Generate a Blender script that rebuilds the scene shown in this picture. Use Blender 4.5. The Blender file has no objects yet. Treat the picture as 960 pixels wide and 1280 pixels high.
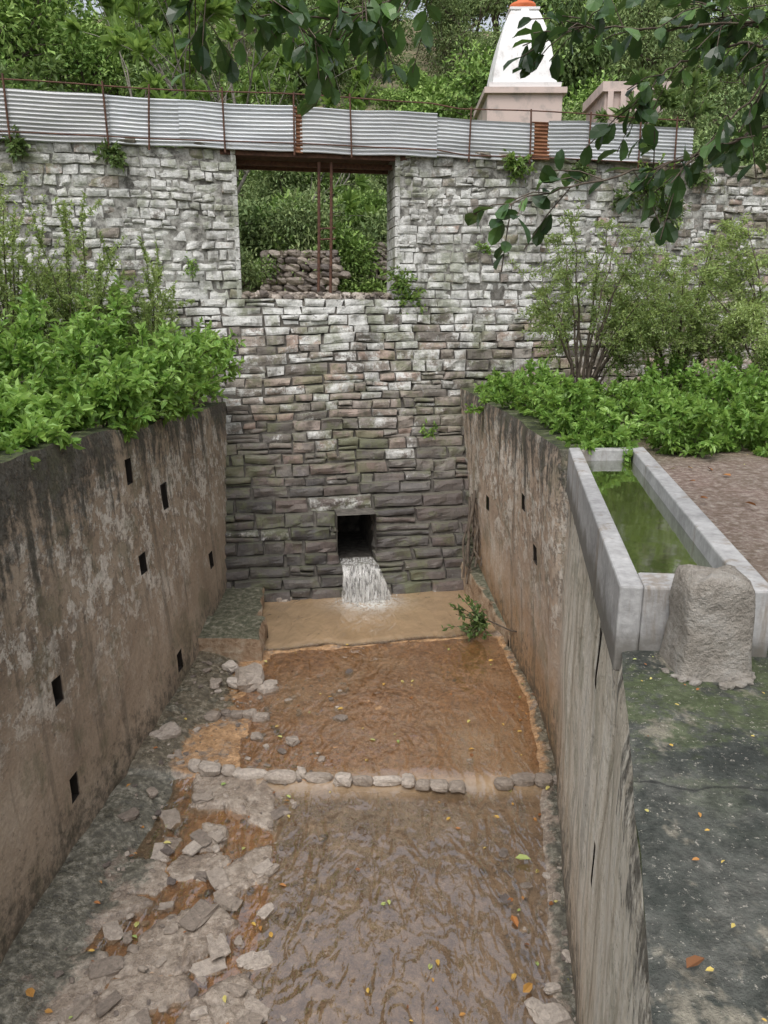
import bpy, math, numpy as np
from mathutils import Vector
R=math.radians
rng=np.random.default_rng(7)
scene=bpy.context.scene
# ------------------------------------------------------------------ noise
def _h(ix,iy,seed):
    ix=ix.astype(np.int64);iy=iy.astype(np.int64)
    n=(ix*374761393+iy*668265263+seed*144269504)&0x7fffffff
    n=((n^(n>>13))*1274126177)&0x7fffffff
    n=((n^(n>>15))*69069+1)&0x7fffffff
    return ((n>>7)&0xffff)/65535.0
def vn(x,y,seed=0):
    x,y=np.broadcast_arrays(np.asarray(x,float),np.asarray(y,float))
    ix=np.floor(x);iy=np.floor(y);fx=x-ix;fy=y-iy
    fx=fx*fx*(3-2*fx);fy=fy*fy*(3-2*fy)
    a=_h(ix,iy,seed);b=_h(ix+1,iy,seed);c=_h(ix,iy+1,seed);d=_h(ix+1,iy+1,seed)
    return (a*(1-fx)+b*fx)*(1-fy)+(c*(1-fx)+d*fx)*fy
def fbm(x,y,seed=0,o=4):
    s=0;a=.5;t=0
    for i in range(o):
        s=s+a*vn(np.asarray(x)*2**i,np.asarray(y)*2**i,seed+i*17);t+=a;a*=.5
    return s/t
def ss(a,b,x):
    t=np.clip((np.asarray(x,float)-a)/(b-a),0,1);return t*t*(3-2*t)
# ------------------------------------------------------------------ mesh builder
class B:
    def __init__(s): s.v=[];s.f=[];s.t=[];s.m=[];s.n=0;s.sm=[]
    def add(s,v,f,t=(.5,.5,.5),m=0,smooth=False):
        v=np.asarray(v,float).reshape(-1,3);f=np.asarray(f,np.int64).reshape(-1,4)
        t=np.broadcast_to(np.asarray(t,float),(len(v),3))
        s.v.append(v);s.f.append(f+s.n);s.t.append(t);s.m.append(np.full(len(f),m));s.sm.append(np.full(len(f),smooth))
        s.n+=len(v)
    def mesh(s,name,mats):
        v=np.concatenate(s.v);f=np.concatenate(s.f);t=np.concatenate(s.t);mi=np.concatenate(s.m);sm=np.concatenate(s.sm)
        me=bpy.data.meshes.new(name)
        me.vertices.add(len(v));me.vertices.foreach_set('co',v.astype(np.float32).ravel())
        me.loops.add(len(f)*4);me.loops.foreach_set('vertex_index',f.astype(np.int32).ravel())
        me.polygons.add(len(f));me.polygons.foreach_set('loop_start',(np.arange(len(f))*4).astype(np.int32))
        me.polygons.foreach_set('material_index',mi.astype(np.int32))
        me.polygons.foreach_set('use_smooth',sm.astype(bool))
        for m in mats: me.materials.append(m)
        me.update()
        at=me.color_attributes.new('tint','FLOAT_COLOR','POINT')
        c=np.ones((len(v),4),np.float32);c[:,:3]=t;at.data.foreach_set('color',c.ravel())
        return me
    def obj(s,name,mats,parent=None,loc=(0,0,0)):
        o=bpy.data.objects.new(name,s.mesh(name,mats));scene.collection.objects.link(o);o.location=loc
        if parent: o.parent=parent
        return o
def empty(name,loc=(0,0,0)):
    e=bpy.data.objects.new(name,None);scene.collection.objects.link(e);e.location=loc;return e
def gridf(nu,nv):
    i=np.arange(nu-1)[:,None];j=np.arange(nv-1)[None,:]
    a=i*nv+j
    return np.stack([a,a+nv,a+nv+1,a+1],-1).reshape(-1,4)
def box(b,x0,x1,y0,y1,z0,z1,t=(.5,.5,.5),m=0):
    v=[(x,y,z) for x in(x0,x1) for y in(y0,y1) for z in(z0,z1)]
    b.add(v,[(0,1,3,2),(4,6,7,5),(0,4,5,1),(2,3,7,6),(0,2,6,4),(1,5,7,3)],t,m)
def hexa(b,p,t=(.5,.5,.5),m=0):
    b.add(p,[(3,2,1,0),(4,5,6,7),(0,1,5,4),(1,2,6,5),(2,3,7,6),(3,0,4,7)],t,m)
def tube(b,pts,rad,sides=5,t=(.5,.5,.5),m=0):
    pts=np.asarray(pts,float);rad=np.broadcast_to(np.asarray(rad,float),(len(pts),))
    d=np.gradient(pts,axis=0);d/=np.linalg.norm(d,axis=1)[:,None]+1e-9
    ref=np.where(np.abs(d[:,2:3])>.9,np.array([[1,0,0.]]),np.array([[0,0,1.]]))
    u=np.cross(d,ref);u/=np.linalg.norm(u,axis=1)[:,None]+1e-9;w=np.cross(d,u)
    an=np.linspace(0,2*np.pi,sides,endpoint=False)
    v=pts[:,None]+rad[:,None,None]*(u[:,None]*np.cos(an)[None,:,None]+w[:,None]*np.sin(an)[None,:,None])
    n=len(pts)
    i=np.arange(n-1)[:,None]*sides;j=np.arange(sides)[None];j2=(j+1)%sides
    f=np.stack([i+j,i+j2,i+sides+j2,i+sides+j],-1).reshape(-1,4)
    b.add(v.reshape(-1,3),f,t,m,True)
def norm(a): return a/(np.linalg.norm(a,axis=-1,keepdims=True)+1e-9)
def leaves(b,pos,d,L,asp=.45,t=None,m=1,fold=.25,simple=False,up=None,rnd=False):
    pos=np.asarray(pos,float);n=len(pos)
    if n==0:return
    d=norm(np.asarray(d,float));L=np.broadcast_to(np.asarray(L,float),(n,))[:,None]
    r=rng.normal(size=(n,3))*.6
    r[:,2]+=1.0 if up is None else up
    s=norm(np.cross(d,r));nn=np.cross(s,d)
    w=L*asp
    if t is None:t=rng.random((n,3))
    if simple:
        v=np.stack([pos,pos+d*L*.5+s*w*.5+nn*L*.08,pos+d*L-nn*L*.1,pos+d*L*.5-s*w*.5+nn*L*.08],1)
        f=np.arange(n*4).reshape(n,4)
        b.add(v.reshape(-1,3),f,np.repeat(t,4,0),m)
    elif rnd:
        q=nn*w*fold
        v=np.stack([pos,pos+d*L*.55,pos+d*L-nn*L*.14,
            pos+d*L*.2+s*w*.30+q*.6,pos+d*L*.55+s*w*.5+q,pos+d*L*.86+s*w*.36+q-nn*L*.08,
            pos+d*L*.2-s*w*.30+q*.6,pos+d*L*.55-s*w*.5+q,pos+d*L*.86-s*w*.36+q-nn*L*.08],1)
        k=np.arange(n)[:,None]*9
        f=np.concatenate([k+np.array([[0,3,4,1]]),k+np.array([[1,4,5,2]]),k+np.array([[0,1,7,6]]),k+np.array([[1,2,8,7]])])
        b.add(v.reshape(-1,3),f,np.repeat(t,9,0),m)
    else:
        up_=nn*w*fold
        v=np.stack([pos,pos+d*L*.32+s*w*.48+up_,pos+d*L*.72+s*w*.36+up_-nn*L*.04,pos+d*L-nn*L*.12,
                    pos+d*L*.72-s*w*.36+up_-nn*L*.04,pos+d*L*.32-s*w*.48+up_],1)
        k=np.arange(n)[:,None]*6
        f=np.concatenate([k+np.array([[0,1,2,3]]),k+np.array([[0,3,4,5]])])
        b.add(v.reshape(-1,3),f,np.repeat(t,6,0),m)
def rock(b,c,size,t,m=0,seed=None,pw=.6):
    n=4;g=np.linspace(-1,1,n);vs=[];fs=[];k=0
    off=rng.normal(size=3)*10
    for ax in range(3):
        for sg in(-1,1):
            U,V=np.meshgrid(g,g,indexing='ij');P=np.zeros((n,n,3));P[...,ax]=sg;P[...,(ax+1)%3]=U;P[...,(ax+2)%3]=V
            P=P.reshape(-1,3);f=gridf(n,n)
            if sg<0:f=f[:,::-1]
            vs.append(P);fs.append(f+k);k+=n*n
    P=np.concatenate(vs);l=np.linalg.norm(P,axis=1,keepdims=True)
    P=P/l**pw
    q=P*1.3+off
    P=P*(1+.6*(vn(q[:,0]+q[:,2]*.7,q[:,1]-q[:,2]*.5,3)-.5))[:,None]
    a=rng.uniform(0,6.28);ca,sa=math.cos(a),math.sin(a)
    P=P*np.array(size)/2*1.15
    if seed is None: P=np.stack([P[:,0]*ca-P[:,1]*sa,P[:,0]*sa+P[:,1]*ca,P[:,2]],1)
    b.add(P+np.array(c),np.concatenate(fs),t,m)
# ------------------------------------------------------------------ materials
class MT:
    def __init__(s,name):
        s.m=bpy.data.materials.new(name);s.m.use_nodes=True;s.t=s.m.node_tree;s.t.nodes.clear()
        s.out=s.n('ShaderNodeOutputMaterial');s.bs=s.n('ShaderNodeBsdfPrincipled')
        s.t.links.new(s.bs.outputs[0],s.out.inputs[0])
        g=s.n('ShaderNodeNewGeometry');s.pos=g.outputs['Position']
        sp=s.n('ShaderNodeSeparateXYZ');s.l(s.pos,sp.inputs[0]);s.x,s.y,s.z=sp.outputs
        sn=s.n('ShaderNodeSeparateXYZ');s.l(g.outputs['Normal'],sn.inputs[0]);s.nz=sn.outputs[2]
    def n(s,t): return s.t.nodes.new(t)
    def l(s,a,b): s.t.links.new(a,b)
    def put(s,v,sock):
        if isinstance(v,bpy.types.NodeSocket): s.l(v,sock)
        else:
            if sock.type=='RGBA':
                if not isinstance(v,tuple): v=(v,v,v)
                if len(v)==3: v=v+(1,)
            sock.default_value=v
    def vec(s,sc):
        m=s.n('ShaderNodeMapping');s.l(s.pos,m.inputs[0]);m.inputs['Scale'].default_value=sc;return m.outputs[0]
    def noise(s,scale,detail=5,rough=.55,vec=None,dist=0):
        n=s.n('ShaderNodeTexNoise');s.l(vec or s.pos,n.inputs['Vector']);n.inputs['Scale'].default_value=scale
        n.inputs['Detail'].default_value=min(detail,5);n.inputs['Roughness'].default_value=rough;n.inputs['Distortion'].default_value=dist
        return n.outputs[0]
    def ramp(s,f,st,interp='LINEAR'):
        r=s.n('ShaderNodeValToRGB');s.put(f,r.inputs[0]);e=r.color_ramp.elements;r.color_ramp.interpolation=interp
        while len(e)<len(st): e.new(.5)
        for i,(p,c) in enumerate(st):
            e[i].position=p
            if not isinstance(c,tuple): c=(c,c,c)
            e[i].color=c+(1,)
        return r.outputs[0]
    def step(s,f,a,b):
        r=s.n('ShaderNodeMapRange');r.interpolation_type='SMOOTHSTEP';s.put(f,r.inputs[0]);r.inputs[1].default_value=a;r.inputs[2].default_value=b
        return r.outputs[0]
    def mix(s,f,a,b,bl='MIX'):
        m=s.n('ShaderNodeMix');m.data_type='RGBA';m.blend_type=bl;s.put(f,m.inputs[0]);s.put(a,m.inputs[6]);s.put(b,m.inputs[7]);return m.outputs[2]
    def math(s,op,a,b=0.5):
        m=s.n('ShaderNodeMath');m.operation=op;s.put(a,m.inputs[0]);s.put(b,m.inputs[1]);return m.outputs[0]
    def mul(s,a,b): return s.math('MULTIPLY',a,b)
    def addm(s,a,b): return s.math('ADD',a,b)
    def attr(s,name='tint'):
        a=s.n('ShaderNodeAttribute');a.attribute_name=name;sp=s.n('ShaderNodeSeparateColor');s.l(a.outputs['Color'],sp.inputs[0]);return sp.outputs
    def bump(s,h,st=.5,d=.02,nrm=None):
        b=s.n('ShaderNodeBump');b.inputs['Strength'].default_value=st;b.inputs['Distance'].default_value=d;s.l(h,b.inputs['Height'])
        if nrm: s.l(nrm,b.inputs['Normal'])
        return b.outputs[0]
    def fin(s,col,rough=.85,normal=None,spec=.3,metal=0):
        s.put(col,s.bs.inputs['Base Color']);s.put(rough,s.bs.inputs['Roughness']);s.put(metal,s.bs.inputs['Metallic'])
        s.bs.inputs['Specular IOR Level'].default_value=spec
        if normal: s.l(normal,s.bs.inputs['Normal'])
        return s.m
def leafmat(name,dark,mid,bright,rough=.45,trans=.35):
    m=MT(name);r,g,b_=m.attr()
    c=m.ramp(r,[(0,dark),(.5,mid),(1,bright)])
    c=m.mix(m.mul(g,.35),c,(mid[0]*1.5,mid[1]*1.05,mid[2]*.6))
    if trans==0:
        d=m.n('ShaderNodeBsdfDiffuse');m.put(c,d.inputs[0]);m.l(d.outputs[0],m.out.inputs[0]);return m.m
    m.fin(c,rough,spec=.4)
    tr=m.n('ShaderNodeBsdfTranslucent');m.put(m.mix(.5,c,(bright[0]*1.2,bright[1]*1.1,bright[2]*.7)),tr.inputs[0])
    mx=m.n('ShaderNodeMixShader');mx.inputs[0].default_value=trans
    m.l(m.bs.outputs[0],mx.inputs[1]);m.l(tr.outputs[0],mx.inputs[2]);m.l(mx.outputs[0],m.out.inputs[0]);return m.m
def m_bark(name,c1,c2):
    m=MT(name);return m.fin(m.ramp(m.noise(12,3),[(.3,c1),(.7,c2)]),.9)
bark=m_bark('bark',(.06,.045,.035),(.16,.13,.10))
barkpale=m_bark('bark_pale',(.18,.16,.13),(.34,.31,.27))
L_bright=leafmat('leaf_bright',(.07,.15,.03),(.19,.36,.08),(.38,.58,.18))
L_feather=leafmat('leaf_feathery',(.11,.17,.06),(.24,.35,.13),(.42,.54,.22))
L_far=leafmat('leaf_forest_far',(.07,.11,.05),(.18,.27,.12),(.34,.45,.22),.5,0)
L_farf=leafmat('leaf_forest_feathery',(.10,.15,.07),(.24,.34,.16),(.43,.53,.28),.5,0)
L_farb=leafmat('leaf_forest_bright',(.08,.15,.05),(.22,.36,.11),(.41,.55,.22),.5,0)
L_forest=leafmat('leaf_wall_plant',(.04,.08,.03),(.12,.20,.07),(.24,.36,.14),.5,.35)
L_dark=leafmat('leaf_dark',(.018,.04,.018),(.045,.095,.035),(.14,.27,.07),.3,.25)
L_plum=leafmat('leaf_large',(.06,.13,.04),(.17,.29,.08),(.32,.49,.15),.4,.4)
m=MT('dam_stone');r,g,b_=m.attr()
n1=m.noise(5,5,.65);n2=m.noise(22,5,.7)
base=m.ramp(r,[(0,(.17,.15,.135)),(.2,(.28,.25,.22)),(.45,(.41,.35,.30)),(.62,(.47,.35,.29)),(.8,(.34,.315,.285)),(1,(.51,.45,.38))])
base=m.mix(m.step(n1,.45,.62),base,m.mix(.5,base,(.16,.14,.12)))
damp=m.step(m.addm(m.z,m.mul(m.addm(n1,-.5),3.6)),3.4,1.5)
base=m.mix(m.mul(damp,.9),base,m.mix(.78,base,(.06,.06,.066)))
ww=m.step(m.addm(b_,m.mul(m.addm(m.noise(3.2,5,.8),-.5),1.6)),.36,.60)
white=m.ramp(m.noise(14,5,.7),[(.25,(.46,.455,.43)),(.5,(.70,.695,.665)),(.8,(.83,.82,.80))])
col=m.mix(ww,base,white)
dirt=m.step(m.noise(1,5,.7,m.vec((1.6,1.6,.5))),.48,.66)
col=m.mix(m.mul(dirt,.62),col,(.13,.12,.10))
blk=m.step(m.noise(9,5,.75),.58,.66);col=m.mix(m.mul(blk,.65),col,(.07,.065,.06))
topg=m.mul(m.step(m.addm(m.z,m.mul(m.addm(n1,-.5),1.6)),7.5,8.1),m.step(m.noise(1.1,4,.6),.40,.55))
col=m.mix(m.mul(topg,.65),col,(.10,.10,.08))
moss=m.mul(m.step(m.noise(1.3,5,.75),.48,.62),.55)
col=m.mix(moss,col,(.18,.20,.10))
under=m.step(m.nz,.35,.8)
col=m.mix(m.mul(under,.5),col,(.13,.13,.09))
M_stone=m.fin(col,m.mix(damp,.85,.35),m.bump(m.addm(n2,m.mul(m.noise(60,3),.5)),.9,.025))
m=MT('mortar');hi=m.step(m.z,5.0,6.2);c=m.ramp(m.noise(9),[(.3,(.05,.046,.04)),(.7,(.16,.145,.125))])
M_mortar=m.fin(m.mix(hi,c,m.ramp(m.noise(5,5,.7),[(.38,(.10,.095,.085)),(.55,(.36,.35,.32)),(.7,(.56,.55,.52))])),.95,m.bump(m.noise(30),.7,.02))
def wallmat(name,right=False):
    m=MT(name)
    big=m.noise(.9,5,.6);med=m.noise(2.6,5,.72);fine=m.noise(24,5,.7);strk=m.noise(1,5,.68,m.vec((3.5,3.5,.35)))
    if right: c=m.ramp(big,[(.3,(.31,.22,.155)),(.55,(.46,.36,.275)),(.75,(.57,.48,.39))])
    else: c=m.ramp(big,[(.3,(.26,.20,.145)),(.5,(.365,.29,.215)),(.72,(.46,.385,.30))])
    zz=m.addm(m.z,m.mul(m.addm(med,-.5),2.6))
    up=m.step(zz,1.0,2.5)
    med2=m.noise(8,5,.75)
    pf=m.addm(m.mul(med,.6),m.mul(med2,.4))
    peel=m.mul(m.step(pf,.495,.54),up)
    c=m.mix(m.mul(peel,.8),c,m.ramp(fine,[(.3,(.54,.49,.42)),(.7,(.76,.71,.63))]))
    br=m.mul(m.step(m.noise(5.5,5,.75),.52,.59),up)
    c=m.mix(m.mul(br,.75),c,(.19,.15,.115))
    if right:
        near=m.step(m.addm(m.y,m.mul(m.addm(med,-.5),1.6)),7.9,6.6)
        pale=m.ramp(strk,[(.3,(.30,.26,.20)),(.45,(.57,.52,.43)),(.62,(.78,.74,.65))])
        c=m.mix(near,c,pale)
        low=m.step(zz,1.6,.2);c=m.mix(m.mul(low,m.math('SUBTRACT',1.0,m.mul(near,.55))),c,(.36,.225,.12))
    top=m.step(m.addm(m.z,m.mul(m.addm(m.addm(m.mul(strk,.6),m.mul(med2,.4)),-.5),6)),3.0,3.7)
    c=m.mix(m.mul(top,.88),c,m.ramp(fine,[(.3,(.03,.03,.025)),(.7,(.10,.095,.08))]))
    s2=m.step(strk,.53,.65);c=m.mix(m.mul(s2,.45),c,(.09,.08,.06))
    pit=m.step(m.noise(13,5,.8),.61,.67);c=m.mix(m.mul(pit,.7),c,(.07,.06,.05))
    gm=m.mul(m.step(m.noise(1.7,5,.75),.52,.62),.35);c=m.mix(gm,c,(.12,.125,.07))
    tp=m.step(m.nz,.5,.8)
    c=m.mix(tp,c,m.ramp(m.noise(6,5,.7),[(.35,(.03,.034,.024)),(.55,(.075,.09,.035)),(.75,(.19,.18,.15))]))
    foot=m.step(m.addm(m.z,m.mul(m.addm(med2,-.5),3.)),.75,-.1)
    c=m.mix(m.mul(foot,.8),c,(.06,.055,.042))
    c=m.mix(.4,c,m.ramp(fine,[(.3,.3),(.7,.7)]),'OVERLAY')
    h=m.addm(m.mul(med,1.2),m.addm(m.mul(fine,.35),m.mul(peel,.35)))
    return m.fin(c,.85,m.bump(h,.8,.03))
M_wallL=wallmat('channel_plaster');M_wallR=wallmat('channel_plaster_pale',True)
m=MT('hole_dark');M_hole=m.fin((.025,.02,.016),.95)
m=MT('trough_cement');f=m.noise(20,5,.7);b2=m.noise(2.5,5,.65)
c=m.ramp(b2,[(.3,(.27,.265,.26)),(.6,(.42,.415,.41)),(.8,(.50,.495,.49))]);c=m.mix(.35,c,m.ramp(f,[(.3,.3),(.7,.7)]),'OVERLAY')
c=m.mix(m.mul(m.step(m.noise(1,5,.7,m.vec((4,4,.6))),.54,.66),.6),c,(.20,.15,.10))
c=m.mix(m.mul(m.step(m.addm(m.z,m.mul(m.noise(6),-.3)),3.36,3.2),.8),c,(.12,.11,.09))
M_trough=m.fin(c,.8,m.bump(f,.6,.01))
m=MT('mud_cement');f=m.noise(18,5,.75)
M_lump=m.fin(m.ramp(m.noise(7,5,.75),[(.3,(.20,.175,.145)),(.5,(.33,.30,.26)),(.7,(.42,.395,.36))]),.9,m.bump(m.addm(f,m.noise(6)),1.,.05))
m=MT('platform_concrete');b1=m.noise(1.3,5,.7);f=m.noise(16,5,.8);sp=m.noise(45,4,.8);mid=m.noise(4.5,5,.75)
c=m.ramp(m.addm(m.mul(b1,.55),m.mul(mid,.45)),[(.36,(.022,.026,.024)),(.48,(.055,.06,.052)),(.56,(.10,.102,.09)),(.68,(.23,.22,.19))])
ms=m.mul(m.step(m.noise(2.6,5,.75),.47,.58),m.step(m.y,1.9,3.0));c=m.mix(m.mul(ms,.7),c,(.07,.095,.03))
c=m.mix(m.mul(m.step(m.noise(1.9,5,.75,m.vec((1.3,1,1))),.55,.64),.65),c,(.30,.27,.21))
c=m.mix(.7,c,m.ramp(f,[(.3,.15),(.7,.85)]),'OVERLAY')
c=m.mix(m.mul(m.step(sp,.60,.66),.8),c,(.45,.42,.36))
wv_=m.addm(m.y,m.addm(m.mul(m.noise(3,4),.25),m.mul(m.x,.12)))
ck=m.step(m.math('ABSOLUTE',m.addm(wv_,-2.62)),.010,.003);c=m.mix(m.mul(ck,.6),c,(.015,.015,.015))
M_plat=m.fin(c,.75,m.bump(m.addm(f,m.mul(sp,.5)),.9,.025))
m=MT('channel_floor');mo,mud,pale=m.attr();f=m.noise(14,5,.75);md=m.noise(3,5,.72);ff=m.noise(50,4,.7)
c=m.ramp(m.addm(m.mul(md,.6),m.mul(f,.4)),[(.36,(.17,.13,.10)),(.5,(.29,.235,.185)),(.64,(.42,.36,.30))])
c=m.mix(m.mul(m.step(m.addm(mud,m.mul(m.addm(md,-.5),1.6)),.4,.62),.85),c,m.ramp(f,[(.35,(.30,.155,.06)),(.65,(.52,.31,.15))]))
c=m.mix(m.mul(m.step(m.addm(pale,m.mul(m.addm(f,-.5),.7)),.45,.62),.45),c,(.38,.34,.29))
mm=m.step(m.addm(mo,m.mul(m.addm(md,-.5),1.8)),.42,.66)
c=m.mix(m.mul(mm,.88),c,m.ramp(f,[(.3,(.03,.032,.025)),(.5,(.085,.085,.06)),(.68,(.26,.245,.20))]))
c=m.mix(.6,c,m.ramp(f,[(.3,.25),(.7,.75)]),'OVERLAY')
c=m.mix(m.mul(m.step(ff,.60,.68),.5),c,(.06,.05,.035))
M_floor=m.fin(c,m.mix(m.step(md,.4,.6),.15,.4),m.bump(m.addm(f,m.mul(ff,.4)),.8,.025),spec=.8)
def watermat(name,tintc,mudc,scale,strength,f0=.06,stretch=(1,1,1),dist=.03,foam=False):
    m=MT(name);tu,g,b_=m.attr()
    v=m.vec(stretch)
    h=m.addm(m.noise(scale,2,.5,v,.8),m.mul(m.noise(scale*3.5,2,.5,v,.5),.22))
    nb=m.bump(h,strength,dist)
    tr=m.n('ShaderNodeBsdfTransparent');tr.inputs[0].default_value=tintc+(1,)
    df=m.n('ShaderNodeBsdfDiffuse')
    dc=m.ramp(m.noise(2,5,.65),[(.3,mudc),(.7,tuple(x*1.4 for x in mudc))])
    if foam:
        fm=m.mul(g,m.step(m.noise(16,5,.75),.38,.54));dc=m.mix(fm,dc,(.72,.70,.65));tu=m.math('MAXIMUM',tu,fm)
    m.put(dc,df.inputs[0])
    a=m.n('ShaderNodeMixShader');m.put(tu,a.inputs[0]);m.l(tr.outputs[0],a.inputs[1]);m.l(df.outputs[0],a.inputs[2])
    gl=m.n('ShaderNodeBsdfGlossy');gl.inputs['Roughness'].default_value=.05;m.l(nb,gl.inputs['Normal'])
    lw=m.n('ShaderNodeLayerWeight');lw.inputs[0].default_value=.5;m.l(nb,lw.inputs['Normal'])
    fr=m.addm(m.mul(m.math('POWER',lw.outputs['Facing'],2.4),.7),f0)
    if foam: fr=m.mul(fr,m.math('SUBTRACT',1.0,m.mul(tu,.45)))
    mx=m.n('ShaderNodeMixShader');m.l(fr,mx.inputs[0]);m.l(a.outputs[0],mx.inputs[1]);m.l(gl.outputs[0],mx.inputs[2])
    m.l(mx.outputs[0],m.out.inputs[0]);return m.m
M_water=watermat('stream_water',(.90,.79,.66),(.36,.25,.145),4.2,.85,.26,(1,.45,1),.07,True)
M_trwater=watermat('trough_water',(.25,.30,.12),(.085,.115,.03),2,.06,.32)
m=MT('white_water');st=m.noise(1,4,.7,m.vec((26,9,4)))
m.fin((.64,.63,.60),.2,spec=.8);tr=m.n('ShaderNodeBsdfTransparent');mx=m.n('ShaderNodeMixShader');m.l(m.addm(m.mul(m.step(st,.42,.58),.6),.08),mx.inputs[0]);m.l(tr.outputs[0],mx.inputs[1]);m.l(m.bs.outputs[0],mx.inputs[2]);m.l(mx.outputs[0],m.out.inputs[0]);M_foam=m.m
m=MT('ground_soil');n=m.noise(1.1,5,.65);f=m.noise(15,5,.75)
c=m.ramp(n,[(.35,(.09,.12,.045)),(.5,(.17,.16,.09)),(.7,(.30,.22,.16))]);c=m.mix(.5,c,m.ramp(f,[(.3,.3),(.7,.7)]),'OVERLAY')
nearp=m.mul(m.step(m.y,9,7.5),m.step(m.y,1,2));c=m.mix(m.mul(nearp,.8),c,m.ramp(f,[(.35,(.15,.10,.08)),(.5,(.26,.19,.165)),(.65,(.44,.38,.34))]))
M_soil=m.fin(c,.95,m.bump(f,1.,.05))
m=MT('galvanized_sheet');r,g,b_=m.attr();n=m.noise(1,5,.65,m.vec((.8,.8,6)));n2=m.noise(5,5,.7)
c=m.ramp(n,[(.3,(.44,.46,.48)),(.5,(.58,.60,.62)),(.75,(.70,.71,.72))]);c=m.mix(m.mul(g,.5),c,(.36,.34,.32))
c=m.mix(m.step(m.addm(r,m.mul(m.addm(n2,-.5),.8)),.45,.7),c,m.ramp(n2,[(.3,(.13,.05,.025)),(.7,(.34,.16,.08))]))
M_sheet=m.fin(c,.5,spec=.4,metal=m.math('SUBTRACT',.3,m.mul(r,.3)))
m=MT('rusty_iron');M_rust=m.fin(m.ramp(m.noise(14,5,.7),[(.3,(.055,.03,.025)),(.7,(.17,.085,.055))]),.8)
m=MT('white_lime_paint');n=m.noise(2.5,5,.7)
M_temple=m.fin(m.mix(m.step(n,.5,.68),(.82,.81,.80),(.62,.59,.57)),.8)
m=MT('pink_paint');n=m.noise(2.5,5,.7);M_pink=m.fin(m.mix(m.step(n,.45,.7),(.62,.50,.45),(.42,.36,.33)),.85)
m=MT('orange_paint');M_orange=m.fin((.62,.16,.06),.6)
m=MT('loose_stone');r,g,b_=m.attr();f=m.noise(25,5,.7)
c=m.ramp(r,[(0,(.12,.10,.09)),(.4,(.27,.225,.185)),(.7,(.38,.325,.275)),(1,(.56,.50,.44))]);c=m.mix(.55,c,m.ramp(f,[(.3,.2),(.7,.75)]),'OVERLAY')
M_rock=m.fin(c,.45,m.bump(f,.9,.02))
m=MT('dead_leaf');r,g,b_=m.attr();M_dead=m.fin(m.ramp(r,[(0,(.13,.06,.03)),(.35,(.36,.15,.05)),(.65,(.52,.35,.08)),(.85,(.50,.47,.17)),(1,(.28,.38,.12))]),.6)
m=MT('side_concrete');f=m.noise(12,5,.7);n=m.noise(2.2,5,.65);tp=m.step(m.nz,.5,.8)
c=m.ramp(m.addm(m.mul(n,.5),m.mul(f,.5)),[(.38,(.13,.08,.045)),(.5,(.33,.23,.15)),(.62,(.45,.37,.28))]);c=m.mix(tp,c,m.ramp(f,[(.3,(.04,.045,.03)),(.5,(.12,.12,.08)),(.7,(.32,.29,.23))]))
M_side=m.fin(c,.5,m.bump(f,.9,.04))
# ------------------------------------------------------------------ dam geometry
O=np.array([-2.8,15.0]);T=np.array([math.cos(R(10)),math.sin(R(10))]);Nn=np.array([-T[1],T[0]])
def dz(z): return np.where(np.asarray(z)<5.42,.2+.5*(5.42-np.asarray(z)),.0)
def DP(a,z,d):
    a,z,d=np.broadcast_arrays(np.asarray(a,float),np.asarray(z,float),np.asarray(d,float))
    return np.stack([O[0]+a*T[0]-d*Nn[0],O[1]+a*T[1]-d*Nn[1],z],-1)
SA0,SA1,SZ0,SZ1=1.57,2.24,.70,1.60
stones=B()
def stone(a0,a1,z0,z1,d,back,w,r1):
    u=np.array([0,.035,.2,.4,.6,.8,.965,1.]);v=np.array([0,.07,.35,.65,.93,1.]);nu,nv=8,6
    U,V=np.meshgrid(u,v,indexing='ij')
    g=.004
    j=rng.normal(0,.016,(4,2));j[:,1]*=.8
    A=a0+g+(a1-a0-2*g)*U;Z=z0+g+(z1-z0-2*g)*V
    A=A+(1-U)*(1-V)*j[0,0]+U*(1-V)*j[1,0]+(1-U)*V*j[2,0]+U*V*j[3,0]
    Z=Z+(1-U)*(1-V)*j[0,1]+U*(1-V)*j[1,1]+(1-U)*V*j[2,1]+U*V*j[3,1]
    Z=Z+.02*(vn(A*5,Z*7,int(rng.integers(0,99)))-.5)
    seed=int(rng.integers(0,9999))
    D=d+(vn(A*6+seed,Z*9,5)-.5)*.07+rng.normal(0,.016)
    edge=np.minimum(np.minimum(U,1-U)*(a1-a0),np.minimum(V,1-V)*(z1-z0))
    D=D-.022*np.exp(-edge/.02)
    ring=(U==0)|(U==1)|(V==0)|(V==1)
    D=np.where(ring,d-back,D)
    P=DP(A,Z,D)
    P[...,2]+=.10*(fbm(A*.28,Z*.25,91,3)-.5)*2*np.clip((8.2-z0)/1.,0,1)*np.clip(abs(z0-5.42)/.6,.15,1)
    stones.add(P.reshape(-1,3),gridf(nu,nv),(r1,rng.random(),w),0)
def white(a,z):
    s=float(ss(4.4,5.5,z))
    if a<0: base=.83-.02*abs(a)
    else: base=.90-.06*max(0,a-3.1)
    base=max(base,.50)
    top=float(ss(7.7,8.1,z))*.4
    mid=.36*float(ss(2.0,4.2,z))*(1.2 if a<4 else .9)
    return s*base+(1-s)*mid-top*(1 if a>1 else .6)
z=-.15
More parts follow.
